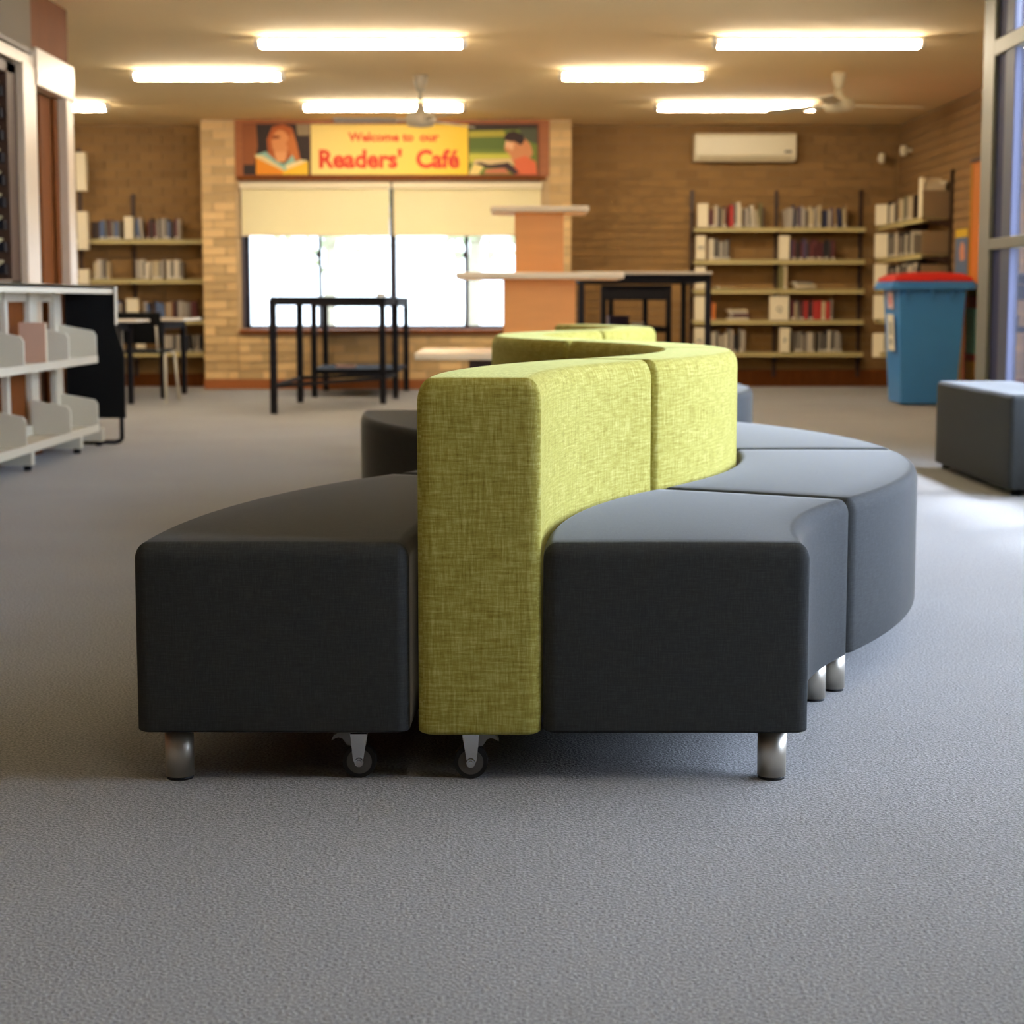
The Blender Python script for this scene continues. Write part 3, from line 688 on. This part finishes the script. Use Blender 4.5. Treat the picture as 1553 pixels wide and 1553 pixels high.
for x, zi, wd, h, L, lb in ((1.885, 0, .105, .235, '', 'top left'), (1.868, 1, .095, .235, 'M', 'second shelf, left end'), (1.868, 2, .10, .22, '', 'middle shelf, left end'), (1.865, 3, .10, .24, '', 'fourth shelf, left end'), (1.865, 4, .10, .24, 'H', 'bottom shelf, left end'),
                            (2.695, 1, .10, .235, '', 'second shelf, between the bays'), (2.655, 3, .185, .24, 'Q', 'wide one on the fourth shelf, between the bays'), (2.715, 4, .095, .24, 'F', 'bottom shelf, between the bays')):
    shelf_label(x, YF-.012, ZR[zi]+.006 if zi != 3 else ZR[zi]-.0, wd, h, L, 'white label box, right back shelves, ' + lb)
GS = 'books on the right side shelves'; XF = XW - DEP + .012
for i, (nm, z) in enumerate(R):
    wts = [W_MIX, W_GREY, W_GREY, W_RED, W_RED][i]
    book_row(16.75 if i < 2 else 16.6, 18.02, z+.01, 'y', XF, '%s of the side shelving' % nm, GS, wts, seed=40+i, frm='far end', tmin=.025, tmax=.06)
    shelf_label(XW-DEP+.0, 18.14, z+.016 - (.05 if i == 4 else 0), .15, .235 if i else .2, '', 'white label box at the far end of the side shelving, %s' % nm, rz=-.5)
bx_ = thing('magazine_box', 'pale cardboard magazine box on the top shelf of the right side shelving', 'box', (XW-.25, 16.46, ZR[0]+.011))
part('box_body', MB().prism([(0, 0), (.2, 0), (.2, .36), (.06, .36), (0, .30)], 'x', 0, .012).box(0, 0, 0, .2, .012, .30).box(0, .188, 0, .2, .2, .36).box(.19, 0, 0, .202, .2, .33), LABELM, bx_)
GLB = 'books on the left back shelves'
LW = '%s of the back left shelving'
W_L1 = [('grey', 3), ('dark brown', 3), ('blue', 3), ('pale grey', 3), ('maroon', 1), ('tan', 2), ('red', 1)]
book_row(-4.16, -3.86, ZL[0], 'x', F, LW % 'top shelf left half', GLB, W_L1, seed=60, hmax=.2)
book_row(-3.72, -3.28, ZL[0], 'x', F, LW % 'top shelf right half', GLB, W_L1, seed=61, hmax=.22)
book_row(-4.15, -3.98, ZL[1], 'x', F, LW % 'second shelf left half', GLB, W_MIX, seed=62, hmax=.2)
book_row(-3.73, -3.25, ZL[1], 'x', F, LW % 'second shelf right half', GLB, W_MIX, seed=63, hmax=.2)
book_row(-4.15, -3.86, ZL[2], 'x', F, LW % 'third shelf left half', GLB, W_L1, seed=64, hmax=.2)
book_row(-3.66, -3.12, ZL[2], 'x', F, LW % 'third shelf right half', GLB, W_L1, seed=65, hmax=.2)
book_row(-3.5, -3.08, ZL[3], 'x', F, LW % 'bottom shelf', GLB, W_GREY, seed=66, hmax=.18)
shelf_label(-3.79, YF-.012, ZL[0]+.006, .085, .225, '', 'white label box on the back left top shelf beside the dark post')
shelf_label(-3.77, YF-.012, ZL[2]+.05, .12, .17, '', 'white label box on the back left third shelf over the table')
shelf_label(-3.70, YF-.012, ZL[3]+.02, .08, .16, '', 'small white label box on the back left bottom shelf behind the chairs')
for z, h, lb in ((1.93, .37, 'highest'), (1.36, .37, 'middle'), (1.02, .15, 'lowest')):
    shelf_label(-4.21, 18.28, z, .10, h, '', 'white card box beside the timber post at far left, %s of three' % lb)
part('card_rail', MB().box(-4.27, 18.375, 0, -4.23, 18.40, 2.34), POSTM, [o for o in bpy.data.objects if o.name.startswith('wall_shelving') and 'back left' in o['label']][0])

# ------------------------------------------------------------------ tall tables, student tables, chairs
def frame_table(name, label, legs, top, zt, top_m, apron=.07, rail=None, shelf=None, group=None, leg_w=.026, thick=.022):
    """legs: four floor points (order round the table); top: outline of the tabletop."""
    t = thing(name, label, 'table', (0, 0, 0), 0, group)
    part('tabletop', MB().prism(top, 'z', zt-thick, zt), top_m, t, .004)
    for x, y in legs: part('leg', MB().box(x-leg_w, y-leg_w, 0, x+leg_w, y+leg_w, zt-thick), BLACKM, t, .003)
    def bar(p, q, z0, z1, hw=.012):
        p, q = Vector((*p, 0)), Vector((*q, 0)); d = (q-p).normalized(); n_ = Vector((-d.y, d.x, 0))*hw
        return MB().prism([tuple((p+n_)[:2]), tuple((q+n_)[:2]), tuple((q-n_)[:2]), tuple((p-n_)[:2])], 'z', z0, z1)
    for i in range(4): part('apron', bar(legs[i], legs[(i+1) % 4], zt-thick-apron, zt-thick), BLACKM, t)
    if rail:
        for i in range(4): part('rail', bar(legs[i], legs[(i+1) % 4], rail-.022, rail+.008), BLACKM, t)
    if shelf:
        c = Vector((sum(p[0] for p in legs)/4, sum(p[1] for p in legs)/4))
        part('lower_shelf', MB().prism([tuple(c + (Vector(p)-c)*.97) for p in legs], 'z', shelf-.045, shelf+.004), BLACKM, t)
    return t
def grow(legs, k=.05):
    c = Vector((sum(p[0] for p in legs)/4, sum(p[1] for p in legs)/4)); return [tuple(Vector(p) + (Vector(p)-c).normalized()*k) for p in legs]
GT = 'tall black framed tables'
la = [(-1.826, 14.17), (-1.086, 15.55), (-1.03, 16.36), (-1.80, 15.72)]
frame_table('tall_table', 'near tall black framed table left of the green sofas, with a thin foot rail', la, grow(la), .895, BLACKM, apron=.045, rail=.22, group=GT)
lb_ = [(-1.775, 16.62), (-1.045, 16.60), (-1.02, 17.85), (-1.795, 17.85)]
frame_table('tall_table', 'rear tall black framed table by the window with a deep lower shelf', lb_, grow(lb_), .893, BLACKM, apron=.06, rail=.245, shelf=.25, group=GT)
lc = [(.515, 13.8), (1.455, 13.8), (1.455, 15.75), (.515, 15.75)]
frame_table('tall_table', 'wide tall black table with pale top behind the tiered display stand', lc, grow(lc, .06), 1.078, TABLEG, apron=.055, group=GT, leg_w=.022)
ld = [(.80, 16.25), (1.37, 16.25), (1.24, 17.3), (.92, 17.3)]
frame_table('tall_table', 'small tall black table behind the wide pale topped table, boxes on its lower shelf', ld, grow(ld), 1.0, BLACKM, apron=.11, shelf=.63, group=GT, leg_w=.024)
t = thing('paper_tray', 'small white tray on the lower shelf of the black table behind the display', 'tray', (1.06, 16.4, .634))
part('tray_body', MB().box(0, 0, 0, .1, .16, .006).box(0, 0, 0, .006, .16, .04).box(.094, 0, 0, .1, .16, .04).box(0, .154, 0, .1, .16, .04).box(0, 0, 0, .1, .006, .03), WHITEM, t)
t = thing('storage_tub', 'dark purple tub on the lower shelf of the black table behind the display', 'tub', (.86, 16.5, .634))
part('tub_body', MB().box(0, 0, 0, .18, .28, .008).box(0, 0, 0, .01, .28, .09).box(.17, 0, 0, .18, .28, .09).box(0, 0, 0, .18, .01, .09).box(0, .27, 0, .18, .28, .09), flat('purple_tub', 60, 46, 70), t)
part('rim', MB().box(-.008, -.008, .08, .188, .004, .095).box(-.008, .276, .08, .188, .288, .095).box(-.008, 0, .08, .004, .28, .095).box(.176, 0, .08, .188, .28, .095), flat('purple_tub', 60, 46, 70), t)
tag(part('paper_stack', MB().box(-1.13, 15.50, .896, -1.06, 15.62, .918).box(-1.135, 15.51, .918, -1.068, 15.61, .926), WHITEM), 'small white paper stack on the right corner of the near tall black table', 'paper')
tag(part('book', MB().box(-1.62, 17.0, .255, -1.44, 17.13, .275, 0).box(-1.617, 17.003, .258, -1.437, 17.127, .272, 1), [flat('cover_pink', 200, 150, 120), PAGES]), 'pale pink book lying on the lower shelf of the rear tall table', 'book')

la2 = [(-3.72, 15.14), (-3.21, 15.14), (-3.21, 15.56), (-3.72, 15.56)]
frame_table('student_table', 'white topped student table beside the black shelf end at left', la2, [(-3.78, 15.06), (-3.05, 15.06), (-3.05, 15.64), (-3.78, 15.64)], .71, TABLEW, group='white student tables', leg_w=.022)
lb2 = [(-3.66, 16.42), (-3.10, 16.42), (-3.06, 17.25), (-3.66, 17.25)]
frame_table('student_table', 'white topped student table nearest the window bay pier at left', lb2, [(-3.72, 16.34), (-2.90, 16.34), (-2.90, 17.33), (-3.72, 17.33)], .705, TABLEW, group='white student tables', leg_w=.022)
def chair(x, y, rz, label):
    t = thing('student_chair', label, 'chair', (x, y, 0), rz, 'black student chairs')
    part('seat', MB().prism([(-.2, .43), (.18, .415), (.22, .425), (.2, .44), (-.2, .45)], 'x', -.2, .2), BLACKP, t, .008)
    part('backrest', MB().prism([(.20, .50), (.225, .50), (.27, .76), (.25, .77)], 'x', -.19, .19), BLACKP, t, .008)
    for sx in (-1, 1):
        part('leg', MB().tube([(sx*.18, -.05, .43), (sx*.20, -.17, .40), (sx*.22, -.22, 0)], .012), WHITEM, t)
        part('leg', MB().tube([(sx*.18, .05, .43), (sx*.20, .17, .40), (sx*.22, .24, 0)], .012), WHITEM, t)
        part('back_frame', MB().tube([(sx*.15, .15, .425), (sx*.15, .22, .45), (sx*.15, .25, .65)], .010), WHITEM, t)
chair(-3.15, 15.98, PI*.98, 'black student chair with white legs between the two white tables')
chair(-3.66, 15.99, PI*1.03, 'black student chair tucked beside the white table near the shelf end')

# ------------------------------------------------------------------ tiered display stand
ds = thing('display_stand', 'tiered plywood display stand with three pale square shelves rising behind the sofas', 'display stand', (.18, 12.45, 0))
def sq(hx, hy): return [(-hx, -hy), (hx, -hy), (hx, hy), (-hx, hy)]
part('plinth', MB().prism(sq(.46, .42), 'z', 0, .487), DARKWOOD, ds, .004)
part('shelf', MB().prism(sq(.81, .60), 'z', .487, .532), PALEWOOD, ds, .012)
part('pillar', MB().prism(sq(.237, .237), 'z', .532, 1.005), PLY, ds, .004)
part('shelf', MB().prism(sq(.545, .45), 'z', 1.005, 1.048), PALEWOOD, ds, .012)
part('pillar', MB().prism(sq(.162, .162), 'z', 1.048, 1.440), PLY, ds, .004)
part('shelf', MB().prism(sq(.322, .30), 'z', 1.440, 1.478), PALEWOOD, ds, .012)

# ------------------------------------------------------------------ wheelie bin and the right wall
bn = thing('wheelie_bin', 'tall blue wheelie bin with red lid in front of the right side shelves', 'bin', (3.44, 15.52, 0))
def ring(hx, hy, z): return [(-hx, -hy, z), (hx, -hy, z), (hx, hy, z), (-hx, hy, z)]
def loft(rings, cap0=True, cap1=True):
    mb = MB()
    for r in rings: mb.v += [Vector(p) for p in r]
    n = len(rings[0])
    for k in range(len(rings)-1):
        for i in range(n):
            j = (i+1) % n; mb.face((k*n+i, k*n+j, (k+1)*n+j, (k+1)*n+i))
    if cap0: mb.face(list(reversed(range(n))))
    if cap1: mb.face([(len(rings)-1)*n + i for i in range(n)])
    return mb
part('bin_body', loft([ring(.225, .25, .02), ring(.25, .29, .5), ring(.275, .32, .97), ring(.285, .33, .99), ring(.29, .335, .992), ring(.29, .335, 1.0)]), BINBLUE, bn, .02, seg=3)
part('rim', MB().box(-.335, -.36, .985, .335, .36, 1.02), BINBLUE, bn, .008)
part('rim_skirt', MB().box(-.345, -.37, .955, -.30, .37, .99).box(-.32, -.372, .955, .335, -.335, .99), BINBLUE, bn, .006)
for x in (-.2, 0.0, .16): part('gusset', MB().prism([(-.36, .96), (-.32, .96), (-.32, .86)], 'x', x-.008, x+.008), BINBLUE, bn)
part('lid', loft([ring(.325, .35, 1.02), ring(.32, .345, 1.05), ring(.25, .28, 1.085), ring(.12, .15, 1.10)]), BINRED, bn, .01)
part('lid_hinge', MB().cyl((.335, -.18, 1.03), (.335, .18, 1.03), .02), BINRED, bn)
hd = part('handle', MB().cyl((.365, -.25, .985), (.365, .25, .985), .016).box(.28, -.22, .965, .37, -.18, 1.0).box(.28, .18, .965, .37, .22, 1.0), BINBLUE, bn)
for y in (-.25, .25): part('wheel', MB().cyl((.235, y-.025, .1), (.235, y+.025, .1), .1, n=24), RUBBER, bn)
st = part('sticker', MB().box(-.003, -.13, 0, .0, .13, .30), flat('sticker_white', 232, 226, 206), bn, loc=(-.268, -.04, .45), rot=(0, -.055, 0))
part('print', MB().box(-.004, -.06, .13, -.003, .05, .24).box(-.004, -.05, .05, -.003, .06, .10), flat('sticker_grey', 150, 150, 140), st)
s2 = part('sticker', MB().box(-.003, -.10, 0, .0, .12, .14), flat('sticker_pink', 226, 196, 196), bn, loc=(-.280, -.04, .80), rot=(0, -.055, 0))
part('print', MB().box(-.004, -.05, .03, -.003, .06, .10), flat('sticker_rose', 206, 120, 130), s2)
pb = thing('pinboard', 'orange pinboard in a timber frame on the right brick wall above the bin', 'pinboard', (XW-.018, 14.52, .95))
part('board', MB().box(-.02, 0, 0, -.006, 1.05, 1.05), flat('cork_orange', 206, 122, 38), pb)
part('frame', MB().box(-.03, -.03, -.03, -.004, 0, 1.09).box(-.03, 1.05, -.03, -.004, 1.09, 1.09).box(-.03, -.03, -.03, -.004, 1.08, 0), flat('yellow_timber', 190, 140, 40), pb)
part('frame_top', MB().box(-.034, -.04, 1.05, -.004, 1.10, 1.085), DARKWOOD, pb)
part('paper', MB().prism([(.05, .15), (.62, .22), (.74, .62), (.60, .88), (.3, .92), (.05, .9)], 'x', -.0225, -.021), flat('paper_grey', 176, 160, 146), pb)
part('paper', MB().box(-.0235, .35, .5, -.0225, .5, .75), LABELM, pb)
po = thing('poster', 'small poster with a yellow top and blue body on the right brick wall', 'poster', (XW-.022, 15.74, 1.05))
part('sheet', MB().box(-.003, 0, 0, 0, .42, .42), flat('poster_blue', 92, 112, 140), po)
part('print', MB().box(-.005, 0, .35, -.003, .42, .42), flat('poster_yellow', 214, 176, 40), po)
part('print', MB().prism([(.08, .16), (.24, .15), (.28, .25), (.2, .32), (.1, .28)], 'x', -.005, -.003), flat('poster_skin', 206, 140, 110), po)
po = thing('poster', 'red edged poster with teal and orange blocks low on the right wall beside the bin', 'poster', (XW-.022, 14.6, .12))
part('sheet', MB().box(-.006, 0, 0, 0, 1.18, .78), flat('poster_red', 176, 60, 40), po)
part('print', MB().box(-.008, .05, .30, -.006, 1.1, .68), flat('poster_teal', 134, 186, 164), po)
part('print', MB().box(-.008, .05, .02, -.006, 1.1, .24), flat('poster_orange', 232, 160, 60), po)
for x, y, z, lb in ((3.66, 18.55, 2.21, 'white wall sensor in the corner right of the air conditioner'), (XW-.09, 18.1, 2.25, 'smaller white wall sensor on the side wall beside the corner')):
    t = thing('wall_sensor', lb, 'sensor', (x, y, z))
    part('sensor_body', MB().lathe([(0, 0), (.028, .01), (.035, .05), (.028, .10), (0, .105)]), ACW, t)
    part('bracket', MB().box(-.012, .0, .04, .012, .166 if x < 3.7 else .012, .07) if x < 3.7 else MB().box(0, -.012, .04, .088, .012, .07), ACW, t)

# ------------------------------------------------------------------ white library shelving on the left
ls = thing('library_shelf', 'low white metal library shelving with a black end panel along the left wall', 'shelves')
X0 = XL + .005; X1 = -2.42
part('top_shelf', MB().box(X0, 7.6, .93, X1+.03, 11.16, .952).box(X1+.02, 7.6, .905, X1+.03, 11.16, .952), WHITEM, ls, .003)
part('top_canopy', MB().box(X0, 7.6, .86, X0+.02, 10.88, .93), WHITEM, ls)
for y, wd in ((8.35, .14), (9.25, .14), (9.70, .05), (10.25, .16), (10.80, .16)):
    part('upright', MB().box(X0, y-wd/2, .06, X0+.035, y+wd/2, .93), WHITEM, ls, .003)
for z, dp in ((.535, X1), (.135, X1)):
    part('shelf', MB().box(X0+.03, 7.6, z-.006, dp, 10.82, z).box(dp-.008, 7.6, z-.03, dp, 10.82, z+.012), WHITEM, ls, .002)
    part('back_lip', MB().box(X0+.03, 7.6, z, X0+.04, 10.82, z+.05), WHITEM, ls)
    for y in (8.3, 9.2, 10.13, 10.80):
        part('shelf_end', MB().prism([(X0+.03, z+.19), (X0+.05, z+.19), (dp-.02, z+.155), (dp-.003, z+.13), (dp-.003, z), (X0+.03, z)], 'y', y, y+.014), WHITEM, ls, .003)
part('end_panel', MB().prism([(X0-.01, .16), (X1+.085, .16), (X1+.085, .55), (X1+.035, .72), (X1+.035, .935), (X0-.01, .935)], 'y', 11.14, 11.17), BLACKP, ls, .003)
part('end_edge', MB().box(X1+.036, 11.13, .72, X1+.046, 11.175, .95), WHITEM, ls, .002)
part('end_foot', MB().tube([(X1+.06, 11.155, .17), (X1+.06, 11.155, .03), (X1+.03, 11.155, .015), (X0, 11.155, .015)], .014), BLACKM, ls)
for y in (8.4, 9.42, 10.5, 11.06):
    f_ = part('base_foot', MB().prism([(X0, .028), (X1-.03, .028), (X1-.03, .105), (X0, .128)], 'y', y-.03, y+.03), WHITEM, ls, .003)
    part('glide', MB().cyl((X1-.06, y, 0), (X1-.06, y, .03), .02), BLACKM, f_)
tag(part('book', MB().box(X0+.05, 9.87, .536, X0+.19, 9.90, .75, 0).box(X0+.052, 9.873, .54, X0+.193, 9.897, .745, 1), [flat('cover_dusty_pink', 200, 160, 136), PAGES], None), 'dusty pink book standing alone on the middle shelf of the white library shelving', 'book')

# ------------------------------------------------------------------ trees beyond the back window
def tree(x, y, h, r, seed, label):
    rnd = random.Random(seed)
    t = thing('tree', label, 'tree', (x, y, -.15), 0, 'trees outside the back window')
    part('trunk', MB().cyl((0, 0, 0), (.1, 0, h*.5), .13, .09).cyl((.1, 0, h*.5), (-.3, .1, h*.8), .08, .04).cyl((.1, 0, h*.5), (.5, 0, h*.85), .07, .04), BARK, t)
    mb = MB()
    for _ in range(700):
        d = Vector((rnd.gauss(0, 1), rnd.gauss(0, 1), rnd.gauss(0, .8))).normalized()*r*rnd.random()**.4
        c = Vector((0, 0, h*.85)) + d; a = Vector((rnd.uniform(-1, 1), rnd.uniform(-1, 1), rnd.uniform(-1, 1))).normalized()*.14; b = a.orthogonal().normalized()*.07
        k = len(mb.v); mb.v += [c-a, c+b, c+a, c-b]; mb.face((k, k+1, k+2, k+3))
    o = part('foliage', mb, LEAFM, t); o['kind'] = 'stuff'
tree(-.6, 26, 3.6, 1.6, 1, 'pale leafy tree outside the back window behind the display stand')
tree(-3.2, 32, 3.8, 1.7, 2, 'washed out tree outside the back window behind the left tall table')
